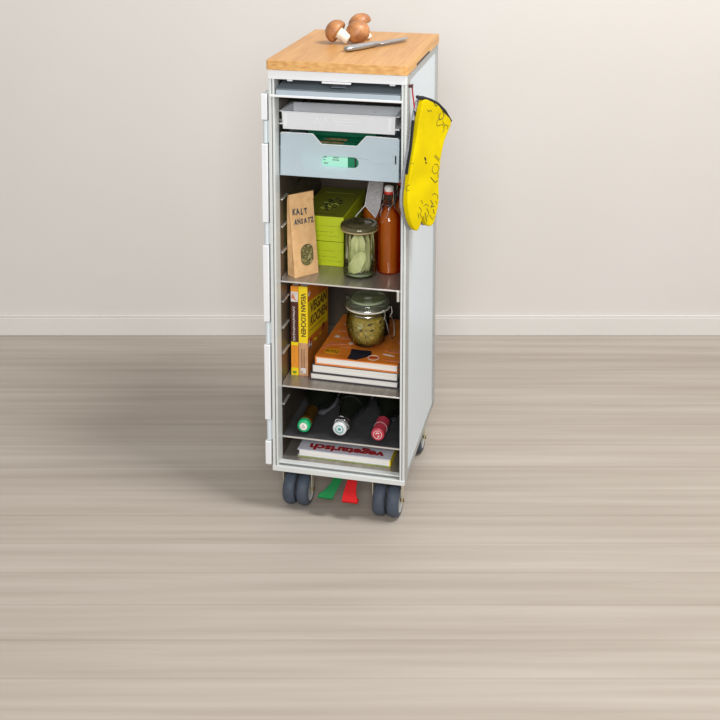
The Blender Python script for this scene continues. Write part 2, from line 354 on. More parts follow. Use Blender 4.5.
# grey lidded drawer with white rail, top slot
level(0)
G = thing('grey_drawer', 'blue-grey plastic lidded drawer with white front rail under the top bar', 'drawer', (.15, .19, .9555))
MB().box(.0165, .2870, .001, .004, .9605, .9712).box(.018, .2855, .004, .350, .9605, .9625).box(.018, .020, .004, .350, .9605, .971).box(.2835, .2855, .004, .350, .9605, .971).box(.018, .2855, .348, .350, .9605, .984).build('drawer_box', M['grey_plastic'], G, bevel=.0008)
hx0, hx1, hy0, hy1 = .128, .164, .018, .074
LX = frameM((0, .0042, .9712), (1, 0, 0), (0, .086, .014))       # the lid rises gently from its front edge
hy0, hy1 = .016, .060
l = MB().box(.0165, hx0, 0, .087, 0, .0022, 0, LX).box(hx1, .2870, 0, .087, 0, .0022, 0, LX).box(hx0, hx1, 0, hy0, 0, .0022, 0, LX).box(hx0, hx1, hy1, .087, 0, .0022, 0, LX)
l.box(hx0, hx1, hy0, hy0+.016, -.0030, -.0020, 1, LX).box(hx0, hx1, hy0+.016, hy1, -.0030, -.0010, 2, LX)  # recess floor: near-black strip paints the shade at its front
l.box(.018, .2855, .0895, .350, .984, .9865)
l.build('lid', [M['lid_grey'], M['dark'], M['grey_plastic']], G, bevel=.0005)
MB().box(.0035, .2905, -.0042, -.0004, .9566, .9614).build('front_rail', M['bright_white'], G, bevel=.0006)

# white tray
def tray(x0, x1, y0, y1, zb, zt, t, m, taper=.002):
    """open tray as four walls and a floor"""
    o = [(x0+taper, y0+taper), (x1-taper, y0+taper), (x1-taper, y1-taper), (x0+taper, y1-taper)]; O = [(x0, y0), (x1, y0), (x1, y1), (x0, y1)]
    i1 = [(x0+t, y0+t), (x1-t, y0+t), (x1-t, y1-t), (x0+t, y1-t)]; i0 = [(x0+taper+t, y0+taper+t), (x1-taper-t, y0+taper+t), (x1-taper-t, y1-taper-t), (x0+taper+t, y1-taper-t)]
    r = [[(*p, zb) for p in o], [(*p, zt) for p in O], [(*p, zt) for p in i1], [(*p, zb+t) for p in i0]]
    return m.loft(r, 0)
level(.905)
Wt = thing('white_tray', 'shallow open white plastic tray between the grey drawer and the blue drawer', 'tray', (.155, .05, .889))
m = tray(.0268, .2778, .002, .092, .8860, .9258, .0016, MB())
m.box(.0212, .0290, .002, .092, .9246, .9264).box(.2760, .2868, .002, .092, .9246, .9264).box(.0268, .2778, .0005, .004, .9236, .9264).box(.0268, .2778, .090, .094, .9246, .9264)
m.build('tray_shell', M['white_plastic'], Wt, bevel=.0007)
e = MB()
X = frameM((0, .0022, 0), (1, 0, 0), (0, 0, 1))
for x in (.106, .1250): # two embossed peaks
    e.plate([[(x-.009, .900), (x, .9175), (x+.009, .900), (x+.0062, .900), (x, .9120), (x-.0062, .900)]], -.0006, .0003, X)
for z, x0, x1 in ((.914, .140, .186), (.9075, .140, .202), (.901, .148, .186)): e.plate([[(x0, z), (x1, z), (x1, z+.0022), (x0, z+.0022)]], -.0006, .0003, X)
for x0, x1 in ((.0310, .0395), (.2620, .2690)): e.plate([rrect(x0, x1, .893, .922, .001)], -.0006, .0003, X)
e.build('embossing', M['bright_white'], Wt)
for x0, x1 in ((.0212, .0290), (.2765, .2862)): MB().box(x0, x1, .003, .09, .8960, .8990).build('side_lug', M['white_plastic'], Wt, bevel=.0006)
for x in (.105, .214): MB().lathe([(.0001, 0), (.003, 0), (.002, .0015), (.0001, .0018)], axisM((x, .0886, .9145), (0, -1, 0)), 0, 10).build('rivet', M['bright_white'], Wt)

# translucent drawer
level(.835)
B = thing('translucent_drawer', 'frosted light blue plastic drawer with notched front and pill-shaped window', 'drawer', (.154, .19, .7846))
fr = [(.0222, .7832), (.2850, .7832), (.2862, .8770), (.2838, .8795), (.2170, .8812), (.2135, .8795), (.196, .8595), (.193, .8578), (.117, .8578), (.114, .8595), (.098, .8780), (.0955, .8795), (.0270, .8795), (.0240, .8765)]
pill = rrect(.1142, .1975, .8090, .8325, .0116, 8)
sideh = rrect(.2765, .2800, .8225, .8415, .0016, 4)
X = frameM((0, .0035, 0), (1, 0, 0), (0, 0, 1))
MB().plate([fr, pill, sideh], -.0013, .0013, X).build('drawer_front', M['drawer_plastic'], B, bevel=.0006)
m = MB().box(.0262, .2828, .005, .350, .7836, .7854).box(.0262, .0280, .005, .350, .7854, .868).box(.2810, .2828, .005, .350, .7854, .868).box(.0262, .2828, .348, .350, .7854, .868)
m.build('drawer_tub', M['drawer_plastic'], B)
# bright rim following the notch
rim = [(x, .0020, z) for x, z in fr[3:]]
MB().tube(rim, .0011, 6).build('front_rim', M['bright_white'], B)

GB = mat('green_carton', (0, 128, 88), .45, 0, noise=((8, 8, 8), (0, 120, 82)))
MINT = mat('mint_label', (176, 236, 214), .5, 0, noise=((8, 8, 8), (170, 232, 208)))
TAN = mat('tan_print', (196, 160, 110), .6, 0, noise=((90, 90, 90), (120, 80, 46)))
def carton(x0, x1, y0, y1, z0, z1, label, front=True):
    c = thing('green_carton', label, 'carton', ((x0+x1)/2, (y0+y1)/2, z0), 'green cartons in the frosted drawer')
    MB().box(x0, x1, y0, y1, z0, z1).build('box', GB, c, bevel=.0008)
    p = MB(); w_ = x1-x0
    p.plate([[(x0+w_*.22, y0+.012), (x0+w_*.72, y0+.012), (x0+w_*.66, y0+.024), (x0+w_*.26, y0+.024)]], z1, z1+.0003, None, 1)
    p.plate([[(x0+w_*.30, y0+.040), (x0+w_*.72, y0+.040), (x0+w_*.70, y0+.054), (x0+w_*.35, y0+.054)]], z1, z1+.0003, None, 1)
    p.box(x0, x1-.004, y0+.028, y0+.032, z1, z1+.0004, 2).box(x1-.006, x1-.004, y0+.001, y0+.03, z1, z1+.0004, 2)
    if front:
        p.box(x0+.002, x0+w_*.80, y0-.0005, y0, z0+.010, z1-.020, 0)
        X = frameM((0, y0-.0004, 0), (1, 0, 0), (0, 0, 1))
        for i, (a, z, l) in enumerate(((.118, .828, .007), (.118, .822, .005), (.119, .8145, .009), (.140, .8275, .011), (.138, .8225, .013))):
            k = 0
            while k < l: p.box(a+k, a+k+.0016, y0-.0009, y0-.0004, z-.001, z+.0012, 2); k += .0025
        p.box(x1-.010, x1-.006, y0-.0005, y0, z0+.004, z1-.004, 2)
    p.build('printed_label', [MINT, TAN, M['ink']], c); return c
carton(.072, .197, .010, .085, .7875, .8560, 'green carton with mint label, lying at the front of the frosted drawer')
carton(.060, .215, .095, .170, .7875, .8640, 'green carton standing behind the mint-labelled one in the frosted drawer', False)

# ---------------------------------------------------------------- middle shelf goods
S1 = .5452; level(.545); OFF = OFF+Vector((-.0015, -.007, 0))
LIME = mat('lime_carton', (192, 206, 24), .5, 0, noise=((10, 10, 10), (185, 200, 20)))
OLIVE = mat('olive_carton_top', (124, 128, 26), .55, 0, noise=((10, 10, 10), (116, 120, 22)))
PALE = mat('pale_lime_print', (196, 206, 90), .55, 0, noise=((10, 10, 10), (186, 196, 80)))
for k, (z0, z1, lab) in enumerate(((S1, .6026, 'lime green carton, the lower of the stacked pair behind the paper bag'), (.6040, .6620, 'lime green carton with dark plant drawing on its lid, the upper of the stacked pair'))):
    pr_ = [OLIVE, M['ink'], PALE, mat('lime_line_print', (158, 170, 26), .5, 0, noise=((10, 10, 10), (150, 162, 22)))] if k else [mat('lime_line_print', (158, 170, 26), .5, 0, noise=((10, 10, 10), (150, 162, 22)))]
    c = thing('lime_carton', lab, 'carton', (.085, .24, z0), 'stacked lime cartons')
    MB().box(.031, .1385, .121, .345, z0, z1).build('box', [LIME], c, bevel=.0009)
    p = MB(); rnd = random.Random(4+k)
    for r_, (zz, n) in enumerate(((z0+.036, 9), (z0+.022, 7), (z0+.012, 9))):
        x = .060
        for i in range(n):
            l = rnd.uniform(.004, .009); p.box(x, min(x+l, .133), .1205, .121, zz+rnd.uniform(-.0008, .0008), zz+.0010, 3 if k else 0); x += l+.002
            if x > .128: break
    if k == 1:
        p.box(.0325, .137,   .1235, .343, z1, z1+.0003, 0)  # darker olive sheet over the upper carton's top
        for i in range(46):
            a = rnd.uniform(0, 2*PI); R = rnd.uniform(0, 1)**.5; cx = .088+R*.022*math.cos(a); cy = .215+R*.048*math.sin(a); t = rnd.uniform(0, PI); L_ = rnd.uniform(.004, .008)
            lf = [(cx+L_*math.cos(t)*u-.0022*v*math.sin(t), cy+L_*math.sin(t)*u+.0022*v*math.cos(t)) for u, v in ((-1, 0), (-.3, 1), (.4, .8), (1, 0), (.4, -.8), (-.3, -1))]
            p.plate([lf], z1+.0003, z1+.0007+.0001*(i % 3), None, 1 if i % 5 else 2)
        for i in range(10): p.box(.062+i*.0055, .0655+i*.0055, .137, .141, z1+.0003, z1+.0006, 1)
        for i in range(12): p.box(.050+i*.006, .054+i*.006, .300, .304, z1+.0003, z1+.0006, 2)
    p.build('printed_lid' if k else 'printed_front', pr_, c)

# kraft bag
KR = mat('kraft_paper', (224, 182, 130), .8, 0, noise=((60, 60, 60), (212, 168, 116)), bump=((55, 55, 30), 1.0))
HERB = mat('dried_herb_flakes', (150, 140, 78), .8, 0, noise=((300, 300, 300), (84, 76, 36)))
bag = thing('paper_bag', 'brown kraft paper bag hand-lettered KALT ANSATZ with oval herb window', 'bag', (.055, .055, S1))
fd = Vector((.683, .730, 0)); bn = Vector((.730, -.683, 0))
P2 = Vector((.0490, .0290, S1)); TL = Vector((.0338, .0375, .7270)); WB = .0630
upv = (TL-P2)
def fp(u, t, out=0): return P2+upv*t+fd*u+bn*out
rings = []
for i in range(13):
    t = i/12; fl = P2+upv*t; fr_ = fl+fd*WB; dep = .024*(1-t)**.8+.003
    bulge = .0015*math.sin(PI*t)
    side_in = .010*math.sin(PI*min(1, t*1.15))*(dep/.029)
    bl = fl-bn*dep-fd*0.002; br = fr_-bn*dep
    ml = (fl+bl)/2+fd*side_in; mr = (fr_+br)/2-fd*side_in
    cm = (fl+fr_)/2+bn*bulge; cb = (bl+br)/2-bn*bulge
    rings.append([fl, cm, fr_, mr, br, cb, bl, ml])
m = MB().loft(rings, 0)
X = frameM(fp(-.0006, .955, .0008), fd, upv)
m.box(0, WB+.0012, -.0035, .0145, -.0048, .0006, 0, X)
X2 = frameM(fp(0, 0, .0022), fd, upv)
m.build('bag_body', KR, bag, bevel=.0006, angle=25)
m = MB(); H = upv.length
tx = frameM(fp(0, 0, .0017), fd, upv)
INK = mat('blue_black_marker', (44, 62, 72), .7, 0, noise=((50, 50, 50), (54, 74, 84)))
def letters(mb, word, u0, t0, size, step, X, mi, tilt=0, bold=.012):
    for i, ch in enumerate(word):
        Y = X @ Matrix.Translation((u0+i*step, t0+i*step*tilt, 0)) @ Matrix.Rotation((.10 if i % 2 else -.06), 4, 'Z'); mb.text(ch, size, Y, mi, .0003, bold, sx=.64)
letters(m, 'KALT', .0022, .1430, .0195, .0105, tx, 0, -.12, .03)
letters(m, 'ANSATZ', .0056, .1205, .0165, .0087, tx, 0, -.04, .03)
m.build('lettering', INK, bag)
# window: clear oval film over herb flakes
m = MB(); rnd = random.Random(8)
ov = rrect(.018, .050, .024, .072, .0155, 8)
m.plate([ov], 0, .0004, tx, 1)  # dark brown backing plate under the flakes
for i in range(170):
    u = rnd.uniform(.0195, .0485); v = rnd.uniform(.026, .070)
    du = (u-.034)/.0155; dv = max(0, abs(v-.048)-.0085)/.0155
    if du*du+dv*dv > .85: continue
    Y = tx @ Matrix.Translation((u, v, rnd.uniform(.0006, .0016))) @ Matrix.Rotation(rnd.uniform(0, 6.3), 4, 'Z') @ Matrix.Rotation(rnd.uniform(-.6, .6), 4, 'X')
    L_ = rnd.uniform(.0014, .0034); m.add([(-L_, 0, 0), (0, -L_*.4, 0), (L_, 0, 0), (0, L_*.4, .0004)], [(0, 1, 2, 3)], rnd.choice((0, 0, 2)), Y)
m.build('herb_window', [HERB, mat('window_backing_brown', (74, 66, 38), .7, 0, noise=((90, 90, 90), (110, 100, 60))), mat('pale_herb', (186, 178, 124), .8, 0, noise=((90, 90, 90), (160, 150, 96)))], bag)

# tall jar with leaves
JX, JY = .1838, .0850
JS = 1.03; JH = 1.09
jar = thing('glass_jar', 'tall glass jar with flat glass lid, filled with pale green leaves', 'jar', (JX, JY, S1))
X = Matrix.Translation((JX, JY, S1)) @ Matrix.Diagonal((JS, JS, JH, 1))
MB().lathe([(.0001, .0006), (.030, .0006), (.0345, .003), (.0358, .008), (.0352, .09), (.0350, .093), (.0385, .096), (.0385, .098)], X, 0, 48).build('jar_body', M['glass'], jar)
MB().lathe([(.0001, .004), (.030, .004), (.033, .006), (.0342, .0105), (.0335, .0095), (.0325, .0075), (.0001, .0062)], X, 0, 40).build('jar_base', M['glass_green'], jar)
MB().lathe([(.0385, .0975), (.0405, .098), (.0405, .1005), (.0385, .101)], X, 0, 48).build('sealing_ring', mat('tan_rubber_seal', (176, 158, 116), .6, 0, noise=((9, 9, 9), (166, 148, 106))), jar)
LIDM = mat('olive_tinted_lid', (108, 102, 70), .15, .25, noise=((30, 30, 30), (84, 78, 50)), coat=.6)
MB().lathe([(.0001, .1012), (.0415, .1012), (.0425, .103), (.0422, .106), (.0400, .1095), (.0355, .1105), (.031, .1085), (.0285, .108), (.0265, .1105), (.012, .1112), (.0001, .1112)], X, 0, 48).build('jar_lid', LIDM, jar, angle=60)
LEAF = mat('pale_sage_leaf', (188, 190, 130), .75, 0, noise=((70, 70, 30), (212, 212, 160)), bump=((200, 200, 60), .4))
rnd = random.Random(3)
def leaf(cx, cy, cz, L_, W_, rz, tilt, roll, name, curl=.008):
    rings = []; n = 12
    for i in range(n+1):
        t = i/n; wv = W_*(math.sin(PI*min(.96, max(.04, t)))**.5)*(1+.12*math.sin(9*t)); row = []
        for k in range(7):
            s_ = (k-3)/3; row.append((s_*wv, curl*(s_*s_)*(wv/W_)+.0015*math.sin(7*t+s_*2), (t-.5)*L_+.001*s_))
        rings.append(row)
    Xm = Matrix.Translation((cx, cy, cz)) @ Matrix.Rotation(rz, 4, 'Z') @ Matrix.Rotation(tilt, 4, 'Y') @ Matrix.Rotation(roll, 4, 'X')
    o = MB().loft(rings, 0, Xm, caps=False, closed=False).build(name, LEAF, origin=(cx, cy, cz-L_/2), solid=.0006, angle=80)
    return tag(o, 'pale green dried leaf packed upright in the tall lidded glass jar', 'leaf', 'leaves in the tall jar')
cz = S1+.046
for a, r_, L_, W_, tl, dz in ((-2.15, .014, .082, .0135, .12, .003), (-1.15, .012, .082, .0125, -.08, .004), (-.40, .018, .078, .0120, .05, .002), (-1.55, .0240, .054, .0150, .50, -.014), (-2.9, .020, .076, .0120, -.08, .001), (.6, .015, .080, .015, .1, .002), (2.0, .015, .078, .015, -.1, .001), (-1.7, .004, .082, .016, .04, .003)):
    leaf(JX+r_*math.cos(a), JY+r_*math.sin(a), cz+.004+dz, L_*1.08, W_*1.06, a+PI/2, tl, 0, 'dried_leaf', -.005)

# swing-top bottles
RUB = mat('red_rubber_washer', (200, 50, 34), .5, 0, noise=((30, 30, 30), (188, 42, 28)))
PORC = mat('white_porcelain_stopper', (236, 232, 226), .25, 0, noise=((30, 30, 30), (230, 226, 220)))
def swing_bottle(x, y, label, R=.0275, wirea=-.5):
    t = thing('swing_top_bottle', label, 'bottle', (x, y, S1), 'swing-top bottles of orange drink')
    X = Matrix.Translation((x, y, S1)) @ Matrix.Diagonal((1, 1, 1.03, 1))
    body = [(.0001, .0006), (R-.003, .0006), (R, .004), (R, .112), (R-.0015, .121), (R*.76, .133), (.0125, .143), (.0105, .152), (.0100, .172), (.0122, .175), (.0122, .179)]
    MB().lathe(body, X, 0, 40).build('bottle_glass', M['glass'], t)
    q = MB().lathe([(.0001, .003), (R-.004, .003), (R-.0022, .006), (R-.0022, .111), (R-.0038, .120), (R*.70, .132), (.0103, .1415), (.0001, .142)], X, 0, 40); q.build('orange_drink', M['amber'], t)
    MB().lathe([(.0001, .1765), (.0118, .1765), (.0122, .1795), (.0114, .1825), (.0001, .1825)], X, 0, 24).build('rubber_washer', RUB, t)
    MB().lathe([(.0001, .1825), (.0102, .1825), (.0108, .187), (.0098, .1925), (.006, .1945), (.0001, .1948)], X, 0, 24).build('stopper', PORC, t, angle=60)
    wm = MB(); ca, sa = math.cos(wirea), math.sin(wirea)
    wm.tube([(x+.0118*math.cos(k*PI/8), y+.0118*math.sin(k*PI/8), S1+.157) for k in range(16)], .0008, 6, 0, True)
    for s in (-1, 1):
        p = [(s*.0125, 0, .153), (s*.0150, -.003, .162), (s*.0135, 0, .176), (s*.0115, 0, .188), (s*.003, 0, .1905)]
        wm.tube([(x+a*ca-b_*sa, y+a*sa+b_*ca, S1+1.03*c_) for a, b_, c_ in p], .0009, 6)
        p = [(s*.0128, 0, .158), (s*.0125, -.010, .150), (s*.0095, -.0170, .132), (s*.004, -.0225, .118), (0, -.0245, .116)]
        wm.tube([(x+a*ca-b_*sa, y+a*sa+b_*ca, S1+1.03*c_) for a, b_, c_ in p], .0009, 6)
    wm.build('wire_bail', M['chrome'], t); return t
swing_bottle(.2435, .120, 'swing-top bottle of orange drink standing beside the tall leaf jar')
swing_bottle(.190, .205, 'swing-top bottle with a grey paper tag, behind the tall leaf jar', wirea=.4)
swing_bottle(.2600, .195, 'swing-top bottle half hidden behind the front orange bottle and right post', R=.024)
# grey tag draped over the shoulder of the rear bottle
TAG = mat('grey_felt_tag', (190, 188, 188), .9, 0, noise=((400, 400, 400), (150, 148, 149)))
tg = MB(); 
tgp = [(.1760, .176, .6770), (.2030, .164, .6530), (.2135, .166, .6800), (.2180, .176, .7180), (.2170, .184, .7420), (.1870, .184, .7450), (.1790, .180, .6990)]
tg.loft([[Vector(p)+Vector((0, -.0006, 0)) for p in tgp], [Vector(p)+Vector((0, .0006, 0)) for p in tgp]], 0)
tg.tube([Vector(tgp[0])+Vector((-.024, .004, -.030)), tgp[0], tgp[6], tgp[5]], .0012, 6, 1)
tg.tube([tgp[0], tgp[1], tgp[2]], .0010, 6, 1)
o = tg.build('bottle_tag', [TAG, M['bright_white']], origin=(.19, .178, .662)); tag(o, 'grey paper tag with pale edge hanging on the rear bottle above the jar', 'tag')

# ---------------------------------------------------------------- books
S2 = .3022; level(.302); OFF = OFF+Vector((-.0020, -.004, 0))
def book(label, X, w_, h_, t_, cover, name='cookbook', extra=None, group=None, cov_t=.0022, spine_rgb=None):
    """local x: spine to fore-edge, y: foot to head, z: thickness"""
    root = thing(name, label, 'book', X.translation, group)
    m = MB().box(0, w_, 0, h_, 0, cov_t, 0, X).box(0, w_, 0, h_, t_-cov_t, t_, 0, X).box(0, cov_t, 0, h_, cov_t, t_-cov_t, 1, X)
    mats = [cover, spine_rgb or cover]
    if extra: mats += extra(m, X, w_, h_, t_)
    m.build('cover', mats, root, bevel=.0004)
    MB().box(cov_t, w_-.0035, .003, h_-.003, cov_t, t_-cov_t, 0, X).build('pages', M['paper'], root)
    return root
ORG = mat('orange_brown_cover', (224, 132, 44), .4, 0, noise=((30, 30, 30), (212, 114, 34)))
YEL = mat('yellow_cover_print', (246, 218, 22), .4, 0, noise=((20, 20, 20), (240, 210, 18)))
BEI = mat('beige_spine_print', (206, 160, 120), .5, 0, noise=((60, 60, 60), (192, 144, 104)))
BRN = mat('dark_brown_spine', (84, 44, 32), .5, 0, noise=((40, 40, 40), (72, 36, 28)))
LOR = mat('light_orange_print', (240, 160, 50), .45, 0, noise=((40, 40, 40), (232, 148, 40)))
DBR = mat('dark_lettering', (92, 62, 20), .5, 0, noise=((40, 40, 40), (80, 52, 18)))
WHT = mat('white_print', (232, 228, 222), .5, 0, noise=((90, 90, 90), (210, 200, 196)))
PNK = mat('salmon_print', (222, 140, 100), .5, 0, noise=((90, 90, 90), (206, 118, 76)))
CRM = mat('crimson_print', (176, 30, 34), .5, 0, noise=((90, 90, 90), (140, 24, 28)))
NAV = mat('dark_navy_print', (34, 40, 54), .4, 0, noise=((90, 90, 90), (26, 30, 42)))
SIL = mat('silver_white_cover', (214, 214, 222), .35, 0, noise=((90, 90, 90), (204, 204, 214)))
GRN = mat('yellow_green_cover', (186, 206, 20), .45, 0, noise=((30, 30, 30), (176, 196, 16)))
GRY = mat('dark_grey_cover', (66, 62, 70), .45, 0, noise=((30, 30, 30), (54, 50, 58)))
RBR = mat('reddish_brown_cover', (108, 46, 34), .45, 0, noise=((30, 30, 30), (92, 38, 28)))
def sp(m, X, t_, h0, h1, mi):   # band on the spine
    m.box(-.0003, 0, h0, h1, .0002, t_-.0002, mi, X)
# spine text frame: runs down the spine when seen from the spine side, spine outward = local -x
def spX(X, z_mid, h_top, down=True):
    # text x axis along -y local (downwards), text y axis along local z
    R = frameM((-.0006, h_top, z_mid), (0, -1, 0), (0, 0, 1)) if down else frameM((-.0006, h_top, z_mid), (0, 1, 0), (0, 0, -1))
    return X @ R
def ex_vegan(m, X, w_, h_, t_):
    sp(m, X, t_, .079, h_, 2); sp(m, X, t_, 0, .079, 3)
    m.text('VEGAN KOCHEN', .0152, spX(X, t_*.30, h_-.016), 4, .0002, .03, sx=.88)
    for k, z in ((0, .007), (1, .0125)):
        y = .064
        for i in range(9): m.box(-.0006, -.0003, y-.0036, y, z-.001, z+.0010, 4, X); y -= .0052
    m.box(-.0006, -.0003, .006, .019, .004, .0165, 5, X); m.box(-.0007, -.0004, .0075, .011, .006, .009, 4, X)
    # front cover: slanted yellow panel with title
    Z0, Z1 = t_, t_+.0004
    cy = lambda x, z: (x, z-S2)
    m.plate([[cy(0.0005, .4790), cy(.0005, .3930), cy(.176, .3660), cy(.176, .4450)]], Z0, Z1, X, 2)
    for w, px, pz, sz in (('VEGAN', .020, .4460, .032), ('KOCHEN', .020, .4150, .031)):
        m.text(w, sz, X @ Matrix.Translation((px, pz-S2, Z1)) @ Matrix.Rotation(-.155, 4, 'Z'), 4, .0003, .035, sx=1.42 if w == 'VEGAN' else 1.17)
    for i in range(14):
        m.plate([[cy(.02+i*.009, .403-i*.0014), cy(.026+i*.009, .402-i*.0014), cy(.026+i*.009, .4045-i*.0014), cy(.02+i*.009, .4055-i*.0014)]], Z0, Z1+.0002, X, 4)
    m.plate([ell(.020, .372-S2, .013, .011)], Z0, Z1, X, 5); m.plate([ell(.022, .378-S2, .008, .006)], Z0, Z1+.0003, X, 6); m.plate([ell(.016, .365-S2, .006, .005)], Z0, Z1+.0003, X, 4)
    m.plate([ell(.014, .494-S2, .008, .006)], Z0, Z1, X, 5)
    for x, z in ((.060, .366), (.075, .362), (.11, .36), (.13, .365)): m.plate([ell(x, z-S2, .005, .004)], Z0, Z1, X, 2)
    m.plate([ell(.135, .368-S2, .012, .008)], Z0, Z1, X, 6)
    return [YEL, BEI, DBR, WHT, CRM]
X = frameM((.0468, .0625, S2), (0, 1, 0), (0, 0, 1))
book('upright cookbook with yellow spine and cover lettered VEGAN KOCHEN', X, .186, .2135, .0215, ORG, extra=ex_vegan, group='upright cookbooks')
def ex_slim(m, X, w_, h_, t_):
    sp(m, X, t_, .200, h_, 3); sp(m, X, t_, .176, .200, 4); sp(m, X, t_, .080, .176, 2); sp(m, X, t_, .072, .080, 5); sp(m, X, t_, .018, .072, 3); sp(m, X, t_, 0, .018, 5)
    m.plate([[(-.004, -.006), (.016, .004), (.004, .006)]], 0, .0003, X @ frameM((-.0004, .182, .0075), (0, 1, 0), (0, 0, -1)), 6)
    rnd = random.Random(2); y = .164
    while y > .084:     # looping white script running along the spine
        l = rnd.uniform(.0022, .004); a = rnd.uniform(.0018, .0032)
        m.tube([X @ Vector((-.0006, y-l*k/6, .0072+a*math.sin(k*PI/3+y*300))) for k in range(7)], .00055, 5, 4)
        y -= l+.0009
    for i in range(16): m.box(-.0006, -.0003, .028+i*.0027, .0295+i*.0027, .006, .0085, 3 if i % 4 == 0 else 7, X)
    m.box(-.0006, -.0003, .004, .010, .003, .0125, 8, X)
    return [BRN, LOR, WHT, YEL, PNK, ORG, mat('olive_mark', (130, 150, 40), .5, 0, noise=((30, 30, 30), (120, 140, 30)))]
X = frameM((.0288, .0625, S2), (0, 1, 0), (0, 0, 1))
book('slim upright cookbook with brown and orange spine, nearest the left wall', X, .180, .2130, .0172, ORG, extra=ex_slim, group='upright cookbooks')

def flat(x, y, z, rot): return Matrix.Translation((x, y, z)) @ Matrix.Rotation(math.radians(rot), 4, 'Z')
book('flat white-paged book with red-brown spine, bottom of the stack of three', flat(.0762, .0490, S2, -1.2), .2050, .250, .0170, GRY, spine_rgb=RBR, group='stack of flat cookbooks')
book('thick flat book with dark cover, middle of the stack of three', flat(.0812, .0480, S2+.0172, -1.4), .2000, .250, .0205, GRY, group='stack of flat cookbooks', cov_t=.0016)
def ex_orange(m, X, w_, h_, t_):
    Z0, Z1 = t_, t_+.0004
    # sheet decoration: yellow plate, dark wedge, pale food blotches, stamp
    m.plate([rrect(.0135, .0480, .0215, .0460, .004)], Z0, Z1, X, 2); m.text('KYLJ', .0150, X @ Matrix.Translation((.0165, .028, Z1)), 4, .0002, .02)
    m.plate([[(.0735, .0035), (.0950, .0020), (.1230, .0330), (.1180, .0560), (.0700, .0560), (.0740, .030)]], Z0, Z1, X, 3)
    st = X @ Matrix.Translation((.1300, .0230, 0))
    m.plate([ell(0, 0, .0130, .0130), ell(0, 0, .0115, .0115)], Z0, Z1+.0003, st, 5)
    for i in range(4): m.box(-.008+i*.0044, -.0045+i*.0044, -.003, .003, Z0, Z1+.0002, 6, st)
    rnd = random.Random(11)
    blobs = [(.035, .075, .020, .006, .3), (.012, .060, .004, .02, -.3), (.050, .110, .022, .008, 0), (.030, .150, .018, .005, .3), (.170, .065, .022, .006, -.1), (.175, .018, .020, .003, 0), (.160, .045, .014, .003, -.2), (.040, .19, .02, .006, .3), (.120, .085, .02, .005, .6), (.175, .12, .012, .012, 0), (.055, .062, .010, .003, .1), (.184, .085, .01, .004, .3), (.02, .115, .006, .006, 0), (.062, .085, .006, .006, 0)]
    for x, y, a, b_, r_ in blobs:
        lp = [(a*(1+.15*math.sin(3*t+x*99))*math.cos(t), b_*(1+.2*math.sin(4*t+y*50))*math.sin(t)) for t in [2*PI*i/20 for i in range(20)]]
        m.plate([lp], Z0, Z1+.0001, X @ Matrix.Translation((x, y, 0)) @ Matrix.Rotation(r_, 4, 'Z'), rnd.choice((5, 7, 7)))
    m.box(-.0003, 0, 0, h_, .0002, t_-.0002, 8, X)
    return [mat('mustard_plate', (220, 160, 20), .5, 0, noise=((30, 30, 30), (210, 148, 16))), NAV, DBR, WHT, CRM, PNK, mat('dark_green_spine', (60, 92, 60), .5, 0, noise=((30, 30, 30), (50, 80, 50)))]
book('flat cookbook with orange patterned cover, top of the stack of three', flat(.0888, .0480, S2+.0380, -1.6), .1925, .246, .0198, ORG, extra=ex_orange, group='stack of flat cookbooks', cov_t=.0026)
TOPZ = S2+.0380+.0198+.0006
def ex_veg(m, X, w_, h_, t_):
    m.text('vegetarisch', .0340, X @ Matrix.Translation((.0200, h_-.0290, t_)), 3, .0003, .045, sx=1.12)
    m.plate([ell(.05, .10, .02, .03), ell(.05, .10, .014, .02)], t_, t_+.0003, X, 4)
    m.box(.0, w_, 0, h_, -.0003, .0022, 2, X); m.box(-.0004, .0002, .0, h_, .0, t_, 5, X)
    return [GRN, CRM, M['grey_cloth'], YEL]
level(0)
book('flat white cookbook titled vegetarisch upside down, lying on the trolley floor', Matrix.Translation((.2605, .0400, .1153)) @ Matrix.Rotation(PI-.01, 4, 'Z') @ Matrix.Translation((0, -.26, 0)), .2150, .26, .0178, SIL, extra=ex_veg, spine_rgb=YEL)

# ---------------------------------------------------------------- clip-top jar
CX, CY, CZ = .1875, .138, TOPZ
cj = thing('clip_top_jar', 'squat glass clip-top jar of dried greens on the orange cookbook', 'jar', (CX, CY, CZ))
KS = 1.15
X = Matrix.Translation((CX, CY, CZ)) @ Matrix.Diagonal((KS, KS, KS*1.10, 1))
MB().lathe([(.0001, .0005), (.026, .0005), (.032, .003), (.0385, .012), (.0425, .025), (.0435, .038), (.0425, .050), (.0385, .059), (.0375, .063), (.0415, .066), (.0415, .069)], X, 0, 48).build('jar_body', M['glass'], cj)
MB().lathe([(.0395, .0685), (.0440, .069), (.0440, .0715), (.0395, .072)], X, 0, 48).build('sealing_ring', mat('clear_pale_seal', (214, 212, 196), .4, 0, noise=((9, 9, 9), (206, 204, 188))), cj)
MB().lathe([(.0001, .0725), (.0415, .0725), (.0440, .075), (.0440, .079), (.0405, .085), (.0370, .0875), (.0345, .0865), (.0325, .0845), (.0001, .0835)], X, 0, 48).build('glass_lid', thin_glass('pale_lid_glass', (240, 246, 236), body=.09, body_rgb=(224, 232, 206)), cj, angle=60)
MB().lathe([(.0001, .0815), (.0330, .0815), (.0330, .0835), (.0001, .0838)], X, 0, 48).build('lid_glare', thin_glass('pale_glare_disc', (236, 242, 226), body=.85, body_rgb=(240, 245, 226)), cj)  # pale disc added: the ceiling light's reflection put into its colour
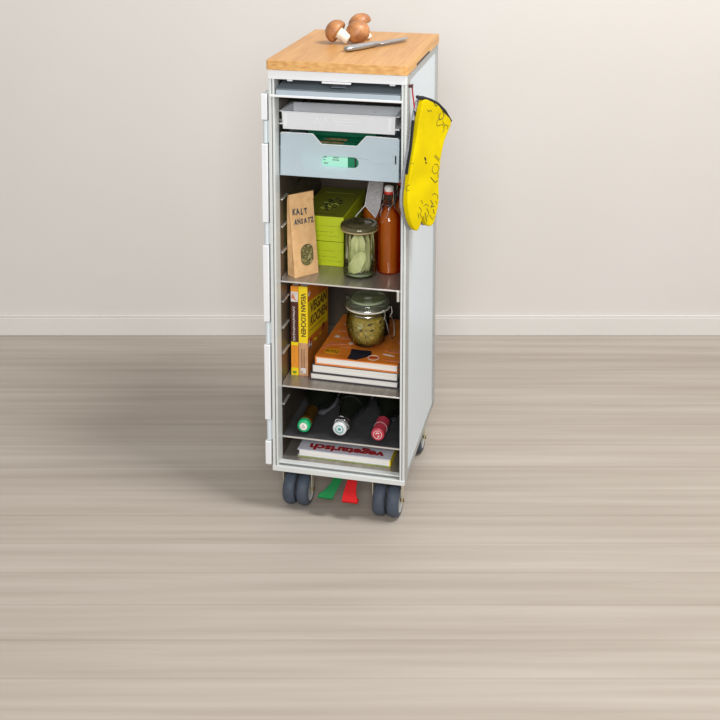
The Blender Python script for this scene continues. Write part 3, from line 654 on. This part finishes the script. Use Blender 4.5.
wm = MB().tube([(CX+KS*.0447*math.cos(k*PI/16), CY+KS*.0447*math.sin(k*PI/16), CZ+KS*1.10*.0735) for k in range(32)], .0012, 6, 0, True)
wm.tube([(CX+KS*.0392*math.cos(k*PI/16), CY+KS*.0392*math.sin(k*PI/16), CZ+KS*1.10*.0615) for k in range(32)], .0011, 6, 0, True)
def cl(a, r, z): return (CX+KS*r*math.cos(a), CY+KS*r*math.sin(a), CZ+KS*1.10*z)
a0 = -.42
for s in (-1, 1):
    wm.tube([cl(a0+s*.22, .0450, .0735), cl(a0+s*.22, .0500, .076), cl(a0+s*.22, .0520, .066), cl(a0+s*.21, .0470, .056)], .0012, 6)
    wm.tube([cl(a0+s*.21, .0460, .0600), cl(a0+s*.20, .0505, .0590), cl(a0+s*.19, .0570, .046), cl(a0+s*.15, .0590, .030), cl(a0+s*.10, .0600, .024)], .0012, 6)
wm.tube([cl(a0-.10, .0600, .024), cl(a0, .0602, .022), cl(a0+.10, .0600, .024)], .0012, 6)
wm.tube([cl(a0+PI-.2, .0395, .0615), cl(a0+PI-.2, .0480, .070), cl(a0+PI-.1, .0485, .078), cl(a0+PI+.1, .0485, .078), cl(a0+PI+.2, .0480, .070), cl(a0+PI+.2, .0395, .0615)], .0012, 6)
wm.build('wire_clasp', M['chrome'], cj)
m = MB(); rnd = random.Random(21)
m.lathe([(.0001, .003), (.024, .003), (.033, .012), (.0375, .026), (.0380, .038), (.0365, .048), (.030, .053), (.0001, .053)], X, 0, 24)
for i in range(620):
    z = rnd.uniform(.005, .053); a = rnd.uniform(0, 2*PI); R = {0: .028, 1: .034, 2: .0385, 3: .0400, 4: .0395, 5: .037}[int(z/.01)]
    R -= rnd.uniform(.001, .004)
    if z > .049: R *= rnd.uniform(.0, 1)
    Y = X @ Matrix.Translation((R*math.cos(a), R*math.sin(a), z)) @ Matrix.Rotation(a, 4, 'Z') @ Matrix.Rotation(rnd.uniform(-.9, .9), 4, 'Y') @ Matrix.Rotation(rnd.uniform(0, 6.3), 4, 'X')
    L_ = rnd.uniform(.003, .0075); W_ = L_*rnd.uniform(.25, .5)
    m.add([(0, -L_, 0), (.0006, 0, -W_), (0, L_, 0), (.0012, 0, W_)], [(0, 1, 2, 3)], rnd.choice((0, 0, 1, 2, 2, 3)), Y)
o = m.build('dried_greens', [mat('olive_flake', (176, 148, 56), .7, 0, noise=((200, 200, 200), (140, 116, 42))), mat('dark_flake', (70, 54, 24), .8, 0, noise=((200, 200, 200), (60, 54, 20))), mat('golden_flake', (214, 180, 88), .7, 0, noise=((200, 200, 200), (176, 144, 64))), mat('pale_flake', (190, 186, 130), .7, 0, noise=((200, 200, 200), (170, 160, 110)))], origin=(CX, CY, CZ+.003), angle=80)
tag(o, 'olive dried herb flakes filling the clip-top jar', 'herbs', kind='stuff')

# ---------------------------------------------------------------- wine bottles
level(.1828)
def wine(x, z, label, cap, neck, body, style):
    y0 = .012; t = thing('wine_bottle', label, 'bottle', (x, .17, z-.037), 'lying wine bottles')
    X = axisM((x, y0, z), (0, 1, 0)); r = .0135
    sh = [(r, .085), (.0150, .095), (.020, .115), (.029, .133), (.0345, .147), (.0365, .165), (.0365, .285), (.034, .292), (.0001, .289)]
    if style == 'fizz': sh = [(r, .045), (.017, .062), (.0215, .085), (.027, .108), (.0335, .133), (.0365, .150), (.0365, .285), (.034, .292), (.0001, .289)]
    MB().lathe([(.0001, .012), (r-.0015, .012)]+[(r-.0008, .03)]+sh, X, 0, 32).build('bottle_glass', body, t, angle=60)
    MB().lathe([(.0369, .185), (.0369, .262)], X, 0, 32).build('label', WHT, t)
    c = MB()
    if style == 'fizz':
        c.lathe([(.0001, 0), (.0120, 0), (.0155, .002), (.0160, .010), (.0150, .013), (.0001, .013)], X, 0, 28)
        c.plate([ell(0, 0, .0095, .0095), ell(0, 0, .0078, .0078)], -.0006, 0, X, 2)
        c.plate([ell(0, 0, .0035, .0035)], -.0006, 0, X, 3)
        c.build('capsule', cap, t)
        q = MB(); rnd = random.Random(5)
        for j in range(3):
            q.tube([X @ Vector(((.0162+.0016*math.sin(5*k+j))*math.cos(k*PI/12), (.0162+.0016*math.sin(5*k+j))*math.sin(k*PI/12), .016+.006*j+.002*math.sin(3*k))) for k in range(24)], .0022, 6, j % 2, True)
        q.lathe([(.0145, .012), (.0165, .020), (.0158, .034), (.0150, .046)], X, 1, 28)
        q.build('crumpled_foil', [M['chrome'], M['dark']], t)
        MB().lathe([(.0268, .1065), (.0282, .1090), (.0280, .1120)], X, 0, 32).build('foil_rim', M['chrome'], t)
    else:
        c.lathe([(.0001, 0), (.0125, 0), (.0146, .0015), (.0150, .006), (.0150, .060), (.0001, .060)] if style == 'still' else [(.0001, 0), (.0120, 0), (.0142, .0015), (.0148, .004), (.0148, .012), (.0001, .012)], X, 0, 28)
        if style == 'still':
            c.plate([ell(0, 0, .0098, .0098), ell(0, 0, .0088, .0088)], -.0005, 0, X, 1)
            for a, b_, w2 in ((-.3, .004, .003), (.9, -.001, .002), (.2, -.004, .0035)): c.plate([ell(a*.004, b_, w2, .0012, 10)], -.0005, 0, X, 1)
            c.tube([X @ Vector((.0151*math.cos(k*PI/14), .0151*math.sin(k*PI/14), .030)) for k in range(28)], .0005, 5, 1, True)
        else:
            c.plate([ell(0, 0, .0088, .0088)], -.0005, 0, X, 1)
            for a, b_, w2 in ((0, .0025, .003), (-.6, -.001, .0018), (.5, -.002, .0022)): c.plate([ell(a*.004, b_, w2, .0008, 10)], -.0009, 0, X, 2)
        c.build('capsule', cap, t)
        if style == 'amber':
            MB().lathe([(.0138, .012), (.0160, .014), (.0160, .022), (.0146, .026), (.0146, .075), (.0140, .078)], X, 0, 28).build('neck_sleeve', neck, t, angle=60)
    return t
GC = mat('green_cap', (20, 176, 112), .35, 0, noise=((40, 40, 40), (16, 166, 104)))
DG = mat('dark_bottle_glass', (30, 34, 26), .12, 0, noise=((9, 9, 9), (24, 28, 22)), coat=.5)
AB = mat('gold_brown_sleeve', (104, 74, 22), .3, .4, noise=((60, 60, 60), (84, 58, 16)))
PK = mat('rose_capsule', (196, 66, 84), .4, 0, noise=((60, 60, 60), (186, 56, 74)))
TE = mat('teal_ring', (60, 160, 160), .4, 0, noise=((60, 60, 60), (54, 150, 150)))
SW = mat('silver_white_cap', (226, 228, 230), .35, .1, noise=((60, 60, 60), (216, 220, 222)))
wine(.0675, .2050, 'lying wine bottle with green and white cap, left of the three', [GC, WHT, M['groove']], AB, DG, 'amber')
wine(.1510, .2080, 'lying sparkling wine bottle with white cap and crumpled foil, middle of the three', [SW, SW, TE, TE], None, DG, 'fizz')
wine(.2385, .2050, 'lying wine bottle with rose-red capsule, right of the three', [PK, WHT], None, DG, 'still')

# ---------------------------------------------------------------- oven mitt on the side
level(0)
O = Vector((.326, .010, 0))-Vector((.883, -.469, 0))*.0080; a = math.radians(28); MX = frameM(O, (math.sin(a), math.cos(a), 0), (0, 0, 1))   # local z points out, towards the room
outl = [(0.0098, 0.9649), (0.0022, 0.947), (-0.0058, 0.919), (-0.0145, 0.8816), (-0.0242, 0.8493), (-0.0344, 0.812), (-0.0424, 0.7791), (-0.0438, 0.7503), (-0.0382, 0.7186), (-0.0255, 0.6936), (-0.0122, 0.6792), (-0.0006, 0.685), (0.0078, 0.7060), (0.0125, 0.7080), (0.0150, 0.7020), (0.0228, 0.6857), (0.035, 0.6803), (0.0469, 0.6824), (0.0547, 0.7008), (0.0625, 0.7248), (0.0659, 0.7544), (0.0654, 0.7849), (0.0674, 0.8148), (0.0726, 0.8391), (0.0843, 0.8622), (0.0989, 0.8819), (0.1109, 0.8947), (0.0867, 0.9234), (0.0582, 0.9458), (0.0338, 0.9576)]
def smooth(pts, keep=(), it=2):
    for _ in range(it):
        q = []
        n = len(pts)
        for i in range(n):
            p, r_ = pts[i], pts[(i+1) % n]; q += [(p[0]*.75+r_[0]*.25, p[1]*.75+r_[1]*.25), (p[0]*.25+r_[0]*.75, p[1]*.25+r_[1]*.75)]
        pts = q
    return pts
def pillow(outline, z0, z1, X, mb, mi, inset=.006):
    """a stuffed cloth layer: rim at z0, domed face at z1"""
    n = len(outline); cx = sum(p[0] for p in outline)/n
    def off(d):
        res = []
        for i in range(n):
            p0, p1, p2 = outline[i-1], outline[i], outline[(i+1) % n]; tx_, ty_ = p2[0]-p0[0], p2[1]-p0[1]; L_ = math.hypot(tx_, ty_) or 1
            res.append((p1[0]+ty_/L_*d, p1[1]-tx_/L_*d))
        return res
    area_ = sum(outline[i-1][0]*outline[i][1]-outline[i][0]*outline[i-1][1] for i in range(n)); s = -1 if area_ > 0 else 1
    rs = [[(x, y, z0) for x, y in outline], [(x, y, z0+(z1-z0)*.6) for x, y in off(s*inset*.25)], [(x, y, z1) for x, y in off(s*inset)]]
    mb.loft(rs, mi, X, caps=False)
    mb.plate([[(p[0], p[1]) for p in rs[2]]], z1-.0002, z1, X, mi)
    mb.plate([[(p[0], p[1]) for p in rs[0]]], z0, z0+.0002, X, mi)
mitt = thing('oven_mitt', 'yellow oven mitt with black line drawings, hanging on the trolley side', 'oven mitt', (.33, .03, .68))
so = smooth(outl, it=2)
def padded(outline, z0, z1, name, mt):
    o = MB().plate([outline], z0, z1, MX).build(name, mt, mitt, angle=180)
    md = o.modifiers.new('r', 'REMESH'); md.mode = 'VOXEL'; md.voxel_size = .0016; md.use_smooth_shade = True
    md = o.modifiers.new('s', 'SMOOTH'); md.iterations = 8; md.factor = .6
    tx = D.textures.new(name+'_folds', 'CLOUDS'); tx.noise_scale = .07; tx.noise_depth = 1
    md = o.modifiers.new('d', 'DISPLACE'); md.texture = tx; md.strength = .004; md.mid_level = .5; md.texture_coords = 'LOCAL'
    return o
yo = padded(so, -.002, .012, 'mitt_front', M['yellow'])
padded([(x-.0040*(1 if x < .02 else .2), z-.0015) for x, z in so], -.0085, -.0028, 'mitt_back', M['grey_cloth'])
from mathutils.bvhtree import BVHTree
bpy.context.view_layer.update()
dg = bpy.context.evaluated_depsgraph_get(); BV = BVHTree.FromObject(yo, dg); IT = RM[mitt].inverted()
def on_mitt(x, z):
    p = IT @ MX @ Vector((x, z, .06)); h = BV.ray_cast(p, -(MX.to_3x3() @ Vector((0, 0, 1))))
    return MX @ Vector((x, z, .06-h[3]+.0003)) if h[0] else MX @ Vector((x, z, .008))
cuff = [(.0075, .9650, -.002), (.0115, .9650, .0060), (.0338, .9565, .0090), (.0582, .9447, .0095), (.0860, .9225, .0090), (.1095, .8972, .0060)]
m = MB().tube([MX @ Vector((x, z, h)) for x, z, h in cuff], .0042, 8); m.tube([MX @ Vector((x, z, -h*.9-.002)) for x, z, h in cuff], .0040, 8)
m.build('cuff_binding', M['black_cloth'], mitt)
m = MB(); rnd = random.Random(17)
def ln(pts, r=.0005):
    q = []
    for p0, p1 in zip(pts, pts[1:]): q += [(p0[0]+(p1[0]-p0[0])*k/4, p0[1]+(p1[1]-p0[1])*k/4) for k in range(4)]
    m.tube([on_mitt(x, z) for x, z in q+[pts[-1]]], r, 5)
def loop(cx, cz, a_, b_, s=0, e=2*PI, n=14): ln([(cx+a_*math.cos(s+(e-s)*k/n), cz+b_*math.sin(s+(e-s)*k/n)) for k in range(n+1)])
ln([(0.0673, 0.9235), (0.0618, 0.917), (0.0651, 0.9089), (0.0756, 0.9095), (0.0811, 0.9185), (0.0737, 0.9258)], .0007)
ln([(0.0634, 0.9142), (0.054, 0.9035), (0.0573, 0.8969), (0.0758, 0.8969), (0.0817, 0.8857), (0.0761, 0.8792)], .00048)
ln([(0.0757, 0.9044), (0.0841, 0.8903)], .00048)
ln([(0.084, 0.8954), (0.0947, 0.8898), (0.0899, 0.8842)], .00048)
ln([(0.0429, 0.9501), (0.0486, 0.9417), (0.055, 0.9431)], .0007)
ln([(0.0195, 0.9394), (0.0259, 0.9334), (0.0313, 0.9373), (0.0353, 0.9317)], .00048)
ln([(0.0411, 0.8135), (0.0372, 0.8043), (0.0453, 0.795), (0.0574, 0.7949), (0.0621, 0.804), (0.0555, 0.814), (0.045, 0.8162)], .00048)
ln([(0.059, 0.792), (0.0608, 0.783)], .00048)
ln([(0.0335, 0.7901), (0.0497, 0.7749), (0.0593, 0.7767)], .0007)
ln([(0.0447, 0.8343), (0.061, 0.8193)], .00048)
ln([(0.0487, 0.8355), (0.0634, 0.8224)], .00048)
ln([(0.0107, 0.8384), (0.0155, 0.8315)], .00048)
ln([(0.014, 0.8278), (0.0172, 0.8241)], .0007)
ln([(-0.0309, 0.8339), (-0.0255, 0.8318)], .00048)
ln([(-0.0365, 0.7894), (-0.0441, 0.7852), (-0.0425, 0.776), (-0.0364, 0.7785)], .00048)
ln([(0.0381, 0.7487), (0.046, 0.7519), (0.0566, 0.7459), (0.0583, 0.7363)], .00048)
ln([(0.0326, 0.7399), (0.0407, 0.7304), (0.0344, 0.7243), (0.0464, 0.7239)], .0007)
ln([(0.0503, 0.7342), (0.0544, 0.7271)], .00048)
ln([(0.009, 0.7319), (0.0184, 0.7347), (0.0264, 0.7287)], .00048)
ln([(0.0201, 0.7252), (0.0282, 0.7131), (0.0228, 0.7043)], .00048)
ln([(0.0425, 0.7172), (0.0467, 0.706)], .0007)
ln([(0.001, 0.7474), (0.0066, 0.7386)], .00048)
ln([(-0.0051, 0.7339), (0.0044, 0.724), (-0.0018, 0.7155), (0.0093, 0.7052)], .00048)
ln([(0.0307, 0.7074), (0.0413, 0.6946), (0.0468, 0.7009)], .00048)
ln([(0.0147, 0.7164), (0.0229, 0.6942)], .0007)
ln([(-0.0089, 0.7223), (-0.0048, 0.7087)], .00048)
ln([(.0110, .8384), (.0150, .8315)], .0017)
ln([(.0140, .8278), (.0172, .8241)], .0012)
m.build('line_drawing', M['ink'], mitt)
# hanging loop: black strap from the back of the mitt up into the red loop, plus a painted shade strip
m = MB(); 
def strap(pts, w, t_, mb, mi=0):
    rings = []
    P = [Vector(p) for p in pts]
    for i, p in enumerate(P):
        tg_ = (P[min(i+1, len(P)-1)]-P[max(i-1, 0)]).normalized(); sd = tg_.cross(Vector((-.75, -.66, 0))).normalized(); nn = sd.cross(tg_).normalized()
        rings.append([p+sd*w-nn*t_, p+sd*w+nn*t_, p-sd*w+nn*t_, p-sd*w-nn*t_])
    mb.loft(rings, mi)
strap([(.3150, .010, .9380), (.3145, .014, .9300), (.3170, .022, .9120), (.3200, .026, .8980)], .0030, .0012, m)
strap([(.3160, .026, .9460), (.3175, .030, .9300), (.3185, .032, .9050)], .0026, .0012, m)
strap([(.3130, .004, .9200), (.3120, -.004, .8900), (.3100, -.010, .8600), (.3060, -.016, .8300), (.3040, -.020, .8100)], .0036, .0012, m)  # shadow between post and mitt filled in as a black strip
m.build('hanging_loop_and_shade', M['black_cloth'], mitt)
hk = thing('red_hook', 'small red cord loop on a stud at the trolley edge, holding the mitt', 'hook', (.304, .016, .99))
MB().lathe([(.0001, 0), (.0035, 0), (.0035, .006), (.005, .007), (.005, .009), (.0001, .009)], axisM((.3010, .016, .990), (1, 0, 0)), 0, 14).build('stud', mat('dark_red_stud', (70, 14, 20), .4, 0, noise=((60, 60, 60), (60, 10, 16))), hk)
MB().tube([(.3085, .014, .992), (.3095, .016, .976), (.3125, .0150, .955), (.3140, .0155, .9400), (.3165, .019, .9330), (.3160, .0245, .9440), (.3150, .026, .957)], .0016, 8).build('cord', M['red'], hk)

# ---------------------------------------------------------------- mushrooms and knife
MC = mat('brown_mushroom_cap', (184, 128, 80), .42, 0, noise=((45, 45, 45), (142, 88, 48)), bump=((160, 160, 160), .2))
MS = mat('mushroom_stem_white', (236, 230, 216), .7, 0, noise=((120, 120, 120), (222, 212, 192)))
MG = mat('mushroom_rim_cream', (222, 196, 158), .7, 0, noise=((120, 120, 120), (200, 168, 128)))
def mushroom(c, ax, R, H, sl, label, sr=.0105):
    t = thing('mushroom', label, 'mushroom', (c[0], c[1], 1.0362), 'brown mushrooms on the board')
    X = axisM(c, ax)     # +z = top of the cap
    prof = [(R*math.cos(u), H*math.sin(u)) for u in [PI/2*k/10 for k in range(11)]]
    prof = [(R*.55, -H*.30), (R*.86, -H*.36), (R*.985, -H*.22)]+prof
    MB().lathe(prof, X, 0, 32, 1, .94).build('cap', MC, t, angle=80)
    MB().lathe([(.0001, -H*.18), (R*.60, -H*.28), (R*.57, -H*.33), (.0001, -H*.26)], X, 0, 24).build('veil', MG, t, angle=80)
    MB().lathe([(.0001, -H*.1), (sr*.95, -H*.2), (sr*.9, -sl*.6), (sr*1.05, -sl*.95), (sr*.85, -sl), (.0001, -sl)], X, 0, 20).build('stem', MS, t)
    return t
mushroom((.0935, .224, 1.0645), (-.80, .06, .46), .0275, .0245, .036, 'brown mushroom lying with its white cut stem toward the knife, leftmost of three', .0140)
mushroom((.1410, .238, 1.0620), (.12, -.66, .62), .0285, .0260, .020, 'brown mushroom with round cap facing front, just behind the knife point')
mushroom((.1340, .288, 1.0750), (-.50, .02, 1), .0280, .0220, .042, 'brown mushroom standing at the back of the three, its cap topmost', .0120)

K0 = Vector((.1395, .1200, 0)); K1 = Vector((.2480, .2960, 0)); kd = (K1-K0).normalized(); KX = frameM((K0.x, K0.y, 1.0363), kd, (-kd.y, kd.x, 0))
KL = (K1-K0).length
kn = thing('paring_knife', 'small all-grey steel paring knife lying on the chopping board', 'knife', (.19, .205, 1.0363))
hl = KL*.50
rings = []
for x, hw, hh in ((0, .004, .003), (.003, .0085, .0056), (.012, .0112, .0070), (.045, .0125, .0074), (hl*.8, .0112, .0066), (hl, .0085, .0050)):
    rings.append([(x, hw*math.cos(2*PI*k/14), .0068+hh*math.sin(2*PI*k/14)) for k in range(14)])
MB().loft(rings, 0, KX).build('handle', M['knife'], kn, angle=60)
m = MB(); bl = [(hl-.002, -.0085), (hl+.004, -.0125), (KL*.80, -.0115), (KL*.93, -.0095), (KL, .0015), (KL*.985, .0070), (KL*.95, .0090), (hl, .0095)]
m.plate([bl], .0062, .0078, KX, 0); m.box(hl-.004, hl+.003, -.0062, .0062, .0035, .0100, 1, KX)
m.build('blade', [M['knife'], M['frame_grey']], kn, bevel=.0004)
